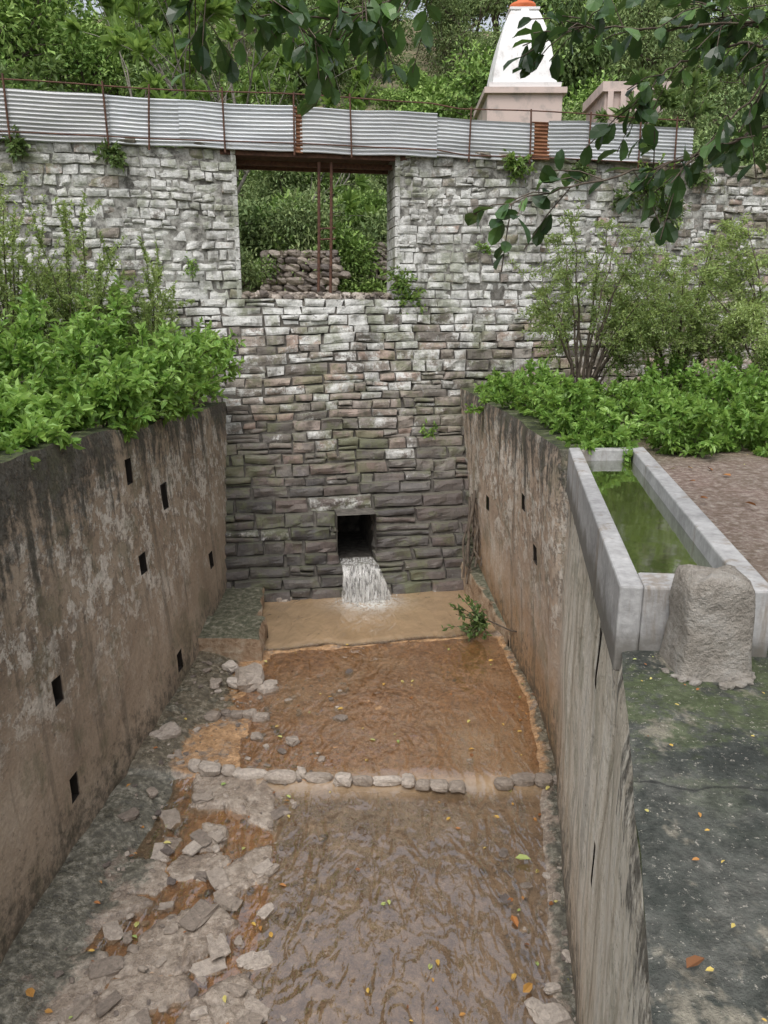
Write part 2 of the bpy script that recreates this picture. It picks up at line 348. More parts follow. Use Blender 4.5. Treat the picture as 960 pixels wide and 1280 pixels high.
while z<8.08:
    h=rng.uniform(.14,.225) if z>1.9 else rng.uniform(.18,.27)
    if z<5.42 and z+h>5.34: h=5.42-z
    if z<.70 and z+h>.60: h=.70-z
    if z<1.6 and z+h>1.5: h=1.6-z
    z1=min(z+h,8.14)
    a=-8.0-rng.random()*.3
    zm=(z+z1)/2
    while a<15:
        w=rng.uniform(.13,.42) if z>5.4 else (rng.uniform(.2,.62) if z>1.9 else rng.uniform(.28,.85))
        if rng.random()<.12:w*=1.6
        a1=a+w
        if z>=5.4:
            if a<0<a1: a1=0.
            if 0<=a<3.1:
                a=3.1;a1=a+w
        if z>=.69 and z1<=1.62:
            if a<SA0<a1: a1=SA0
            if SA0<=a<SA1: a=SA1;a1=a+w*1.3
        if a1-a>.04 and not(zm<3.0 and (a<-1.6 or a>6.2)):
            bk=.2 if z<5.4 else .07;wv=white(a,zm)
            rr=rng.random()
            if rr<.14 and z1-z>.15:
                zs_=z+(z1-z)*rng.uniform(.35,.65)
                stone(a,a1,z,zs_,float(dz(zm)),bk,wv+rng.normal(0,.2),rng.random()*.95)
                am=a+(a1-a)*rng.uniform(.3,.7)
                if rng.random()<.5: stone(a,a1,zs_,z1,float(dz(zm)),bk,wv+rng.normal(0,.2),rng.random()*.95)
                else:
                    stone(a,am,zs_,z1,float(dz(zm)),bk,wv,rng.random()*.95);stone(am,a1,zs_,z1,float(dz(zm)),bk,wv,rng.random()*.95)
            elif rr<.16 and z>5.5: pass
            else: stone(a,a1,z,z1,float(dz(zm)),bk,wv+rng.normal(0,.2),rng.random()*.95)
        a=a1
    z=z1
a=-8.
while a<15:
    w=rng.uniform(.2,.6)
    if a>3.8 and rng.random()<.75 or a<0 and rng.random()<.5 :
        hh=rng.uniform(.03,.11)
        rock(stones,DP(a+w/2,8.1+hh/2,-.2),(w,.45,hh*1.6),(rng.random(),.5,.3),seed=1)
    a+=w
def jamb(a,sgn):
    z=5.42
    while z<8.1:
        h=rng.uniform(.17,.21);d=0.
        while d<.9:
            w=rng.uniform(.25,.5);d1=min(d+w,.95)
            ex=.03*sgn
            P=[DP(a+ex,z+.01,-d-.01),DP(a+ex,z+.01,-d1+.01),DP(a+ex,min(z+h,8.13)-.01,-d1+.01),DP(a+ex,min(z+h,8.13)-.01,-d-.01)]
            Q=[DP(a-ex*2,z,-d),DP(a-ex*2,z,-d1),DP(a-ex*2,z+h,-d1),DP(a-ex*2,z+h,-d)]
            hexa(stones,np.array(Q+P),(rng.random(),.5,.75+rng.normal(0,.15)))
            d=d1
        z+=h
jamb(0.,1);jamb(3.1,-1)
dam=empty('stone_dam_wall')
stones.obj('stones',[M_stone],dam)
core=B()
def corebox(a0,a1,z0,z1,n0,n1):
    P=[DP(a0,z0,-n0),DP(a1,z0,-n0),DP(a1,z0,-n1),DP(a0,z0,-n1),DP(a0,z1,-n0),DP(a1,z1,-n0),DP(a1,z1,-n1),DP(a0,z1,-n1)]
    hexa(core,np.array(P))
corebox(-8.3,-.035,5.3,8.09,.035,.95)
corebox(3.135,15.3,5.3,8.09,.035,.95)
al=np.array([-8.3,-4,-.5,SA0-.02,SA1+.02,4,8,15.3]);zl=np.array([-.6,SZ0-.02,SZ1+.02,3,5.36])
A,Z=np.meshgrid(al,zl,indexing='ij')
P=DP(A,Z,dz(Z)-.09)
f=gridf(len(al),len(zl));keep=np.array([q for q in f if not (q[0]//len(zl)==3 and q[0]%len(zl)==1)])
core.add(P.reshape(-1,3),keep)
P=[DP(-8.3,5.36,.1),DP(15.3,5.36,.1),DP(15.3,5.36,-1.2),DP(-8.3,5.36,-1.2)]
core.add(np.array(P),[(0,1,2,3)])
core.obj('mortar_core',[M_mortar],dam)
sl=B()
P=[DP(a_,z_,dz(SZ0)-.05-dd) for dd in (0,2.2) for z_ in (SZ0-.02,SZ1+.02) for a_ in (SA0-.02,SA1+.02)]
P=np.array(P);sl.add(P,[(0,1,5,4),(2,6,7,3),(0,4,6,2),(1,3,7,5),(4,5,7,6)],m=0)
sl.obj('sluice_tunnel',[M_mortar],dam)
# ------------------------------------------------------------------ corrugated fence
fence=empty('corrugated_fence')
sh=B()
joints=[-8.2,-5.3,-2.2,-.95,1.12,1.24,3.83,5.8,6.13,6.97,8.1,9.22]
for i in range(len(joints)-1):
    a0,a1=joints[i],joints[i+1]+.04
    na=max(4,int((a1-a0)/.12));nz=12*8+1
    zb=8.12+rng.normal(0,.012)+(-.06 if 3<=i<=5 else 0);ht=.80+rng.normal(0,.015)
    if i>=6: ht=.70
    U,V=np.meshgrid(np.linspace(a0,a1,na),np.linspace(0,1,nz),indexing='ij')
    tl=rng.normal(0,.012)
    Z=zb+ht*V+tl*(U-a0)+.03*(vn(U*1.3,V*0,i)-.5)
    D=.05+.014*np.sin(V*ht/.068*2*np.pi)+.06*(vn(U*.9,V*2,i+30)-.5)+(.01*(i%2))+.05*V*rng.normal(0,.5)
    rust={4:1.,7:1.}.get(i,0.1)
    tt=np.zeros((na*nz,3));tt[:,0]=rust;tt[:,1]=[.8,.7,.1,.0,0,.35,.3,0,.3,.15,.25,.3][i]
    rr=(ss(.25,.0,(U-a0))+ss(.2,0,a1-U)).ravel()*.22;tt[:,0]=np.maximum(tt[:,0],rr+.1)
    sh.add(DP(U,Z,D).reshape(-1,3),gridf(na,nz),tt,0,True)
sh.obj('sheets',[M_sheet],fence)
po=B()
for a in [-5.2,-3.85,-2.2,-1.5,-.15,1.12,2.2,4.5,5.75,6.97,8.06,8.85]:
    zt=9.08+rng.normal(0,.03)-(.1 if a>4 else 0);l=rng.normal(0,.02)
    tube(po,[DP(a,8.0,.12),DP(a+l,8.6,.125),DP(a+l*2,zt,.12)],.018,6)
for (a0,a1,zz,sg) in [(-8,9.0,9.02,.02),(-8,9.2,8.2,.01)]:
    aa=np.linspace(a0,a1,30);tube(po,DP(aa,zz+sg*np.sin(aa*1.3)-(aa>4)*.08,.0*aa+.11),.013,5)
po.obj('posts_and_rails',[M_rust],fence)
gd=B()
def dbox(b,a0,a1,z0,z1,n0,n1,t=(.5,.5,.5),m=0):
    P=[DP(a0,z0,-n0),DP(a1,z0,-n0),DP(a1,z0,-n1),DP(a0,z0,-n1),DP(a0,z1,-n0),DP(a1,z1,-n0),DP(a1,z1,-n1),DP(a0,z1,-n1)]
    hexa(b,np.array(P),t,m)
dbox(gd,-.25,3.3,8.0,8.08,.02,.10);dbox(gd,-.25,3.3,7.9,7.99,.38,.46);dbox(gd,-.25,3.3,7.9,7.99,.8,.88)
dbox(gd,-.2,3.3,8.085,8.11,.03,.92)
dbox(gd,-.9,4.2,8.145,8.19,-.02,.05)
gd.obj('iron_girder',[M_rust])
gp=B()
for a in(1.6,1.84):
    tube(gp,[DP(a-.06,5.35,-.2),DP(a-.02,6.7,-.2),DP(a,7.95,-.15)],.033,6)
for zz in (6.55,6.75): tube(gp,[DP(1.55,zz,-.2),DP(1.9,zz+.02,-.2)],.018,5)
gp.obj('iron_support_post',[M_rust])
db=B()
for i in range(210):
    a=rng.uniform(.05,3.05);n=rng.uniform(-.12,.95);s=rng.uniform(.05,.2)
    rock(db,DP(a,5.42+rng.uniform(0,.10),-n),(s,s*.8,s*.6),(rng.random(),.5,.5))
db.obj('sill_rubble',[M_rock])
# ------------------------------------------------------------------ channel walls
def pl(tab):
    tab=np.array(tab,float);return lambda y,c: np.interp(y,tab[:,0],tab[:,c])
LT=pl([(-3,-3.2,4.2),(3,-3.15,4.02),(5.7,-3.08,3.93),(10,-2.97,3.72),(13.8,-2.94,3.52),(14.8,-2.94,3.5)])
LB=pl([(-3,-3.0),(5,-2.98),(8,-2.72),(10.2,-2.64),(13.3,-2.76),(14.8,-2.8)])
RT=pl([(-3,-.56,3.325),(0,.26,3.325),(1.42,.64,3.325),(3.5,1.21,3.325),(3.6,1.26,3.33),(7.6,1.96,3.35),(7.7,1.90,3.35),(7.74,1.86,3.66),(10.4,1.80,3.70),(14.6,1.49,3.72),(15.6,1.47,3.72)])
RB=pl([(-3,-.56),(0,.26),(1.42,.66),(3.5,1.22),(4.3,1.40),(7.4,1.93),(8.9,2.06),(10.6,1.97),(13.3,1.74),(15.6,1.6)])
def chan_wall(name,top,bot,sgn,holes,y0,y1,thick,mat):
    ys=set(np.round(np.arange(y0,y1+.01,.12),3));ts=set(np.round(np.linspace(0,1,34),3));hc=[]
    for (hy,hz,hw,hh) in holes:
        zt=float(top(hy,2));a=(hz-hh/2+.5)/(zt+.5);c=(hz+hh/2+.5)/(zt+.5)
        ys={q for q in ys if not(hy-hw/2-.04<q<hy+hw/2+.04)}|{hy-hw/2,hy+hw/2}
        hc.append((hy,a,c))
        ts|={a,c}
    ys=np.array(sorted(ys));ts=np.array(sorted(ts))
    Y,Tt=np.meshgrid(ys,ts,indexing='ij')
    ztop=top(Y,2);X=bot(Y,1)+(top(Y,1)-bot(Y,1))*Tt;Zz=-.5+Tt*(ztop+.5)
    X=X+ (fbm(Y*1.1,Zz*1.1,40+sgn,4)-.5)*.07*sgn
    Zz=Zz+(Tt==1)*(fbm(Y*2,Y*0,44,3)-.5)*(.10 if sgn<0 else .04)
    X=X+(Tt==1)*sgn*.02
    P=np.stack([X,Y,Zz],-1)
    f=gridf(len(ys),len(ts));nv=len(ts);keep=[]
    b=B()
    for q in f:
        i,j=q[0]//nv,q[0]%nv;yc=(ys[i]+ys[i+1])/2;tc=(ts[j]+ts[j+1])/2
        inside=False
        for (hy,hz,hw,hh),(_,a,c) in zip(holes,hc):
            if abs(yc-hy)<hw/2 and a<tc<c: inside=True
        if not inside: keep.append(q)
    b.add(P.reshape(-1,3),keep,(.5,.5,.5),0,True)
    for (hy,hz,hw,hh),(_,a,c) in zip(holes,hc):
        x0=float(bot(hy,1)+(top(hy,1)-bot(hy,1))*(a+c)/2)+sgn*.005
        zt=float(top(hy,2));z0=-.5+a*(zt+.5);z1=-.5+c*(zt+.5)
        e=.004
        v=[(x,y,z) for x in(x0,x0+sgn*.3) for y in(hy-hw/2-e,hy+hw/2+e) for z in(z0-e,z1+e)]
        b.add(v,[(4,6,7,5),(0,4,5,1),(2,3,7,6),(0,2,6,4),(1,5,7,3)],(.5,.5,.5),1)
    w=np.array([0,.33,.66,1.])
    Y2,W=np.meshgrid(ys,w,indexing='ij')
    X2=P[:,-1,0][:,None]+sgn*thick*W;Z2=P[:,-1,2][:,None]+(.02*(fbm(Y2*3,W*3,50,3)-.5)*2)*(W>0)
    b.add(np.stack([X2,Y2,Z2],-1).reshape(-1,3),gridf(len(ys),4))
    v=np.concatenate([np.stack([X2[:,-1],ys,Z2[:,-1]],-1)[:,None],np.stack([X2[:,-1],ys,Z2[:,-1]*0+2.5],-1)[:,None]],1)
    b.add(v.reshape(-1,3),gridf(len(ys),2))
    return b.obj(name,[mat,M_hole])
chan_wall('channel_wall',LT,LB,-1,[(8.46,3.30,.2,.30),(9.57,2.74,.2,.34),(8.46,2.17,.2,.24),(11.4,1.25,.24,.26),(6.13,1.73,.16,.25),(9.17,.55,.2,.26),(6.13,.72,.16,.26)],0,14.8,.5,M_wallL)
chan_wall('channel_wall',RT,RB,1,[(12.0,2.05,.22,.24),(9.6,2.65,.2,.22),(8.96,2.13,.2,.22),(4.45,2.85,.08,.40),(3.89,1.74,.07,.3)],0,15.6,.62,M_wallR)
# ------------------------------------------------------------------ platform, trough, pillar
pb=B();ys=np.linspace(-2.5,4.2,110);us=np.linspace(0,1,70)
Y,U=np.meshgrid(ys,us,indexing='ij');X0=RT(np.minimum(Y,3.49),1)+.012+np.maximum(Y-3.49,0)*.2+.02*(fbm(Y*4,Y*0,5,3)-.5);X=X0+(5.5-X0)*U
Z=3.362+.022*(fbm(X*2.5,Y*2.5,12,5)-.5)-.012*(U==0)
pb.add(np.stack([X,Y,Z],-1).reshape(-1,3),gridf(110,70),(.5,.5,.5),0,True);pb.obj('concrete_platform',[M_plat])
tr=empty('water_trough');tb=B()
nl=np.array([1.20,3.50]);fl=np.array([1.95,7.66]);nr=np.array([1.93,3.42]);fr_=np.array([2.74,7.72])
def TP(u,v): return (nl*(1-u)+nr*u)*(1-v)+(fl*(1-u)+fr_*u)*v
def tseg(u0,u1,v0,v1,z0,z1):
    c=[TP(u0,v0),TP(u1,v0),TP(u1,v1),TP(u0,v1)]
    hexa(tb,np.array([(*p,z0) for p in c]+[(*p,z1) for p in c]))
tseg(-.02,.14,0,1,3.24,3.715);tseg(.82,1,0,1,3.0,3.715);tseg(.14,.82,0,.055,3.0,3.712);tseg(.14,.82,.965,1,3.0,3.712);tseg(.14,.82,.055,.965,3.0,3.25)
to=tb.obj('basin',[M_trough],tr)
bv=to.modifiers.new('b','BEVEL');bv.width=.014;bv.segments=2
wb=B();g=[TP(.13,.05),TP(.83,.05),TP(.83,.97),TP(.13,.97)];wb.add([(*p,3.60) for p in g],[(0,1,2,3)],(.6,0,.5));wb.obj('standing_water',[M_trwater],tr)
lp=B();rs=[];zs=[3.30,3.36,3.42,3.5,3.58,3.66,3.74,3.80,3.835,3.85,3.855];sc=[1.2,1.1,1.03,1.0,.98,.96,.93,.89,.82,.6,.02]
an=np.linspace(0,2*np.pi,48,endpoint=False)
for z_,s_ in zip(zs,sc):
    e=7.0
    cx=np.sign(np.cos(an))*np.abs(np.cos(an))**(2/e);cy=np.sign(np.sin(an))*np.abs(np.sin(an))**(2/e)
    k=1+.14*(fbm(an*2.2+z_*9,an*0+z_*9,8,3)-.5)
    rs.append(np.stack([1.57+.165*s_*cx*k,3.32+.145*s_*cy*k,np.full(48,z_)+.012*np.sin(an*3)],-1))
V=np.array(rs);i=np.arange(len(zs)-1)[:,None]*48;j=np.arange(48)[None];j2=(j+1)%48
lp.add(V.reshape(-1,3),np.stack([i+j,i+j2,i+48+j2,i+48+j],-1).reshape(-1,4),(.5,.5,.5),0,True)
for q in range(22):
    a_=rng.uniform(3.3,6.1);s_=rng.uniform(.015,.045);rock(lp,(1.56+.21*math.cos(a_),3.3+.2*math.sin(a_),3.37),(s_*1.4,s_,s_*.5),(.5,.5,.5))
lp.obj('cement_pillar',[M_lump])
# ------------------------------------------------------------------ channel floor + water
xs=np.arange(-3.2,2.5,.025);ys=np.concatenate([np.arange(1.5,4,.1),np.arange(4,14.6,.025)])
X,Y=np.meshgrid(xs,ys,indexing='ij')
dl=X-LB(Y,1);dr=RB(Y,1)-X
midm=ss(7.12,7.25,Y+.12*(vn(X*1.5,Y*0,3)-.5));pool=ss(10.62,10.85,Y-.17*(X+.3)+.25*(vn(X*2,Y*0,9)-.5))
base=(-.055+.008*(Y-4))*(1-midm)+(.045+.014*(Y-7.25))*midm
lip=np.exp(-((Y-.17*(X+.3)-10.62)/.13)**2)*.04
H=base*(1-pool)+(-.15)*pool+lip
nA=fbm(X*.9,Y*.9,21,5)-.5;nB=fbm(X*5,Y*5,23,4)-.5
H+=nA*.13*(1-pool*.5)+nB*.035
leftup=ss(-.75,-1.35,X+.5*nA+.06*(Y-5.5))
H+=.07*leftup*(1-midm)+.06*ss(-1.4,-1.9,X+.6*nA)*midm*(1-pool)
H+=.14*ss(.55,.0,dl+.3*nA)+.08*ss(.28,.05,dr+.3*nA)*(1-pool)
sd=np.stack([rng.uniform(-2.6,-.5,46),rng.uniform(4.0,7.1,46)],1);so=rng.choice([-.085,-.06,-.02,.0,.015,.03],46)
wx=X+.2*(fbm(X*3,Y*3,61,4)-.5);wy=Y+.2*(fbm(X*3,Y*3,67,4)-.5)
d1=np.full(X.shape,9.);d2=np.full(X.shape,9.);off=np.zeros(X.shape)
for (sx,sy),o in zip(sd,so):
    d=np.hypot(wx-sx,wy-sy);c=d<d1;d2=np.where(c,d1,np.minimum(d2,d));off=np.where(c,o,off);d1=np.where(c,d,d1)
reg=leftup*(1-midm)*ss(.35,.7,dl)*ss(4.0,4.4,Y)
H+=reg*(off-.035*(d2-d1<.03))
midw=ss(6.95,7.35,Y+.12*(vn(X*1.5,Y*0,3)-.5))
W=(-.012+.008*(Y-4))*(1-midw)+(.088+.014*(Y-7.25))*midw;W=W*(1-pool)+.165*pool
moss=np.clip(ss(1.0,.15,dl+nA)*.9+ss(.28,.0,dr)*.7*(1-pool),0,1)
mud=np.clip(midm*.62+ss(-.02,.02,W-H)*.22-(1-midm)*.22*(X>-.8)+ (reg>.3)*(W-H>0)*.5,0,1)
palem=np.clip(reg*.4*(off>.0)+.15*ss(-1.2,-1.8,X)*midm,0,1)
fb=B();fb.add(np.stack([X,Y,H],-1).reshape(-1,3),gridf(*X.shape),np.stack([moss,mud,palem],-1).reshape(-1,3),0,True)
fb.obj('channel_floor',[M_floor])
wv=(fbm(X*4,Y*2.2,71,3)-.5)
Wz=W+wv*.014*(1-pool*.6)+.008*(fbm(X*3,Y*9,75,2)-.5)*np.exp(-((Y-7.2)/.25)**2)
turb=np.clip(.04+.3*midm*ss(0,.10,W-H)+.2*ss(0.03,.14,W-H),0,.6);turb=turb*(1-pool)+.82*pool
FC=DP(2.02,.16,dz(.16)+.30);fo=np.exp(-(((X-FC[0])/.5)**2+((Y-FC[1])/.33)**2))
fo=np.clip(fo*1.3,0,1)*pool+.25*np.exp(-((Y-7.12)/.09)**2)*(X>-1.6)*vn(X*5,Y*0,4)+.3*np.exp(-((Y-.17*(X+.3)-10.5)/.08)**2)*vn(X*4,Y*0,14)
stepm=np.exp(-((Y-7.15)/.2)**2)
turb=np.maximum(turb,.75*stepm*(X>-1.7))
wt=B();wt.add(np.stack([X,Y,Wz],-1).reshape(-1,3),gridf(*X.shape),np.stack([turb,fo,turb*0],-1).reshape(-1,3),0,True)
wt.obj('stream_water',[M_water])
def prism(b,pts_in,w,zt0,zt1,sgn,n=30):
    yy=np.linspace(pts_in[0][1],pts_in[1][1],n);xx=np.linspace(pts_in[0][0],pts_in[1][0],n);zt=np.linspace(zt0,zt1,n)
    prof=[(0.03,-.4),(.02,0.0),(0,.6),(.02,.93),(.06,1.0),(.5,1.01),(1,1.0)]
    V=np.zeros((n,len(prof),3))
    for i in range(n):
        for j,(u,v) in enumerate(prof):
            k=(float(fbm(yy[i]*4+j,j*1.7,77,3))-.5)*.12
            V[i,j]=(xx[i]+sgn*(u*w)+k, yy[i], (zt[i]*v)+k*.5 if v>0 else v)
    b.add(V.reshape(-1,3),gridf(n,len(prof)),(.5,.5,.5),0,True)
    for i in (0,n-1):
        P=V[i];bt=P.copy();bt[:,2]=-.4
        b.add(np.concatenate([P,bt]),[(j,j+1,j+1+len(prof),j+len(prof)) for j in range(len(prof)-1)])
sb=B();prism(sb,[(-1.95,10.7),(-2.24,13.3)],.9,.40,.46,-1);prism(sb,[(-1.80,10.02),(-1.84,10.78)],1.0,.50,.54,-1,10);sb.obj('concrete_ledge',[M_side])
sb=B();prism(sb,[(1.93,10.5),(1.36,13.4)],.6,.36,.70,1);sb.obj('concrete_ledge',[M_side])
def floor_z(x,y):
    i=int(np.clip((x+3.2)/.025,0,len(xs)-1));j=int(np.searchsorted(ys,y).clip(0,len(ys)-1));return max(H[i,j],Wz[i,j]-.02)
st=B();x=-2.2
while x<.80:
    w=rng.uniform(.1,.38);yy=7.38-.1*(x+2.2)+rng.normal(0,.025)
    if rng.random()<.95:
        hh=rng.uniform(.08,.13);rock(st,(x+w/2,yy-.05,max(floor_z(x+w/2,yy),.06)+.025),(w*.95,.13+rng.normal(0,.03),hh),(rng.uniform(.35,.85),.5,.5),seed=1,pw=.75)
    x+=w
x=1.22
while x<1.9:
    w=rng.uniform(.16,.34);rock(st,(x+w/2,7.15+rng.normal(0,.03),.09),(w,.14,.1),(rng.uniform(.3,.8),.5,.5),seed=1,pw=.75);x+=w
x=-2.25
while x<-1.5:
    w=rng.uniform(.12,.25);rock(st,(x+w/2,8.45+rng.normal(0,.03),floor_z(x,8.45)+.02),(w,.11,.09),(rng.uniform(.2,.7),.5,.5),seed=1);x+=w
st.obj('stone_row',[M_rock])
ls=B()
for (x,y,z,s) in [(-1.85,9.35,.2,.34),(-1.60,9.2,.14,.2),(-2.2,9.7,.2,.16),(-2.05,9.25,.18,.16),(-2.3,9.2,.2,.14),(-2.62,7.9,.2,.24),(-2.4,7.6,.12,.12),(-1.55,8.0,.12,.1),(-1.1,7.9,.12,.12)]:
    rock(ls,(x,y,z),(s*1.3,s,s*.6),(rng.uniform(.4,.95),.5,.5))
for i in range(55):
    x=rng.uniform(-2.45,-1.75);y=12.55+rng.uniform(-.1,.25);rock(ls,(x,y,.1+rng.uniform(0,.28)*(1-(x+2.45)/.9)),(rng.uniform(.12,.3),.2,.14),(rng.random(),.5,.5))
for i in range(480):
    x=rng.uniform(-2.7,-.5) if rng.random()<.8 else rng.uniform(.9,1.7);y=rng.uniform(4,9.8)
    if x>1:y=rng.uniform(4.2,6.2)
    if x<-2.6 and y<6: continue
    s=rng.gamma(1.6,.014)+.01
    rock(ls,(x,y,floor_z(x,y)+s*.1),(s*1.5,s,s*.5),(rng.random()*.8,.5,.5))
for i in range(30):
    x=rng.uniform(-2.3,-.9);y=rng.uniform(4.2,7.0);s=rng.uniform(.07,.2);rock(ls,(x,y,floor_z(x,y)+.01),(s*1.5,s*.9,.04),(rng.uniform(.2,.8),.5,.5),pw=.35)
for (x,y,s) in [(1.25,4.35,.16),(1.15,4.42,.12),(1.3,4.6,.08)]: rock(ls,(x,y,.02),(s*1.5,s,s*.5),(.8,.5,.5))
ls.obj('loose_stones',[M_rock])
dlv=B()
P=[];Lz=[]
for i in range(130):
    x=rng.uniform(-2.6,1.6);y=4.1+6.5*rng.random()**1.2
    if rng.random()<.3:x=float(RB(y,1))-rng.uniform(.05,.5)
    P.append((x,y,floor_z(x,y)+.024));Lz.append(rng.uniform(.03,.08))
for i in range(110):
    x=rng.uniform(.8,3.0);y=rng.uniform(1.3,3.4)
    if x<float(RT(y,1))+.05:continue
    P.append((x,y,3.378));Lz.append(rng.uniform(.01,.026))
for i in range(60):
    P.append((rng.uniform(2.7,6),rng.uniform(4,8.5),3.56));Lz.append(rng.uniform(.04,.1))
for p,l in [((-2.72,7.0,.16),.14),((1.06,4.55,.03),.12),((1.1,5.3,.04),.12),((.78,1.55,3.385),.07),((1.25,6.0,.04),.15),((-2.6,4.4,.15),.12)]: P.append(p);Lz.append(l)
P=np.array(P);d=rng.normal(size=P.shape);d[:,2]*=.12
leaves(dlv,P,d,np.array(Lz),.55,t=rng.random((len(P),3)),m=0,fold=.15,up=3)
dlv.obj('fallen_leaves',[M_dead])
# ------------------------------------------------------------------ waterfall
wf=B();nu,nv=40,24
U,V=np.meshgrid(np.linspace(0,1,nu),np.linspace(0,1,nv),indexing='ij')
def fallp(U,V,o=0):
    a0=SA0+.03-V*.02;a1=SA1-.03+V*.26
    A=a0+(a1-a0)*U+.015*np.sin(U*40+V*5)
    t=np.clip((V-.2)/.8,0,1)
    zf=.735-.60*t**1.4-.02*np.clip(V/.2,0,1);D=dz(.7)-.30+.35*np.clip(V/.2,0,1)+(.38+.10*np.sin(U*3.14))*t**.75+o
    return A,zf,D
for o in (0,.045):
    A,zf,D=fallp(U,V,o);wf.add(DP(A,zf,D+.05*(vn(U*14,V*3,6+int(o*100))-.5)).reshape(-1,3),gridf(nu,nv),(.5,.5,.5),0,True)
for i in range(100):
    u0=rng.random();v0=rng.uniform(.2,.7);v1=min(1,v0+rng.uniform(.2,.6));vv=np.linspace(v0,v1,7)
    A,zf,D=fallp(np.full(7,u0)+np.linspace(0,rng.normal(0,.03),7),vv,.05+rng.random()*.05);tube(wf,DP(A,zf,D),rng.uniform(.003,.008)*np.array([.3,.8,1,1,1,.8,.3]),4)
for i in range(220):
    A,zf,D=fallp(rng.random(),1.,0);s=rng.uniform(.005,.015);rock(wf,DP(A+rng.normal(0,.09),.17+abs(rng.normal(0,.04)),D+rng.normal(.03,.1)),(s*1.6,s*1.6,s*1.2),(.5,.5,.5))
wf.obj('waterfall',[M_foam])
# ------------------------------------------------------------------ terrain
xl=np.concatenate([np.linspace(-130,-12,30),np.arange(-11.5,-4,.5),np.arange(-4,3.6,.15),np.arange(3.8,12,.5),np.linspace(12.5,130,30)])
yl=np.concatenate([np.linspace(-60,-3,14),np.arange(-2.5,12,.5),np.arange(12,18,.2),np.arange(18.5,40,1),np.linspace(41,220,40)])
X,Y=np.meshgrid(xl,yl,indexing='ij')
n=(X-O[0])*Nn[0]+(Y-O[1])*Nn[1]
nz_=(fbm(X*.12,Y*.12,31,4)-.5)
front=np.where(X<-1,3.62+.06*np.clip(-3.5-X,0,5)+nz_*.3,3.42+.03*np.clip(X-3,0,6)+.10*ss(3.5,7.5,Y)+nz_*.12)
front=np.where((X>0)&(Y<4.0),3.25,front)
front+=ss(9,45,np.abs(X))*16
inch=(X>LT(Y,1)-.28)&(X<RT(Y,1)+.35)
front=np.where(inch,-.8,front)
def backz(n,nz_): return np.maximum(5.2+.10*np.clip(n,0,9)+.46*np.clip(n-9,0,60)+nz_*ss(2,20,n)*6-.12*np.clip(n-75,0,200),5.1)
back=backz(n,nz_)
tz=ss(-.1,.45,n)
G=front*(1-tz)+back*tz
tg=B();tg.add(np.stack([X,Y,G],-1).reshape(-1,3),gridf(*X.shape),(.5,.5,.5),0,True);tg.obj('ground',[M_soil])
def gz(x,y):
    n=(x-O[0])*Nn[0]+(y-O[1])*Nn[1]
    return float(backz(n,fbm(np.array([x*.12]),np.array([y*.12]),31,4)[0]-.5))
# ------------------------------------------------------------------ vegetation
def grow(b,p,d,L,r,depth,tips,wander=.25,kids=3,spread=.7,m=0):
    n=5;pts=[np.array(p,float)];d=np.array(d,float)
    for i in range(n):
        d=d+rng.normal(0,wander/ n**.5,3)*.6;d/=np.linalg.norm(d);pts.append(pts[-1]+d*L/n)
    tube(b,pts,np.linspace(r,r*.6,n+1),5 if r>.02 else 3,(.5,.5,.5),m)
    if depth==0: tips.append((pts[-1],d,pts[-3]));return
    for k in range(kids):
        i=rng.integers(2,n+1) if k else n
        nd=d+rng.normal(0,spread,3);nd[2]+=.25;nd/=np.linalg.norm(nd)
        grow(b,pts[i],nd,L*rng.uniform(.6,.85),r*.55,depth-1,tips,wander,kids,spread,m)
def tree_mesh(name,H,nleaf,lsize,cr,mat,asp=.5,kids=3,depth=3,r=.16):
    b=B();tips=[];grow(b,(0,0,-.3),(0,0,1),H*.38,r,depth,tips,.25,kids,.75)
    per=max(3,nleaf//len(tips))
    for p,d,q in tips:
        c=p+rng.normal(0,.1,3);br=np.clip(rng.normal(.5,.25),0,1)
        u=rng.normal(size=(per,3));rad=cr*rng.random((per,1))**.45
        pos=c+norm(u)*rad*np.array([1.1,1.1,.7])
        dd=norm(u)+rng.normal(0,.6,(per,3));dd[:,2]-=.1
        t=np.clip(np.stack([br*.6+.25*rng.random(per)+.25*(norm(u)[:,2]),rng.random(per)*.7+.3*br,rng.random(per)],1),0,1)
        leaves(b,pos,dd,rng.uniform(.7,1.3,per)*lsize,asp,t,1,simple=True)
    return b.mesh(name,[bark,mat])
forest=empty('hillside_forest')
vars_=[tree_mesh('forest_tree',5.5,7000,.20,.75,L_far,.5,4,3),tree_mesh('forest_tree',7,7000,.26,.95,L_far,.42,4,3),tree_mesh('forest_tree',6,8000,.16,.75,L_farf,.35,4,3),tree_mesh('forest_tree',6.5,7000,.22,.85,L_farb,.5,4,3)]
bushv=[tree_mesh('forest_bush',2.2,3500,.13,.5,L_far,.5,4,2,.05),tree_mesh('forest_bush',2.4,3500,.15,.5,L_farb,.45,4,2,.05),tree_mesh('forest_bush',2.6,4000,.11,.55,L_farf,.4,4,2,.05)]
def inst(me,x,y,z,s,par,name):
    o=bpy.data.objects.new(name,me);scene.collection.objects.link(o);o.location=(x,y,z);o.rotation_euler=(rng.normal(0,.06),rng.normal(0,.06),rng.uniform(0,6.28))
    o.scale=(s*rng.uniform(.9,1.15),s*rng.uniform(.9,1.15),s*rng.uniform(.9,1.15));o.parent=par
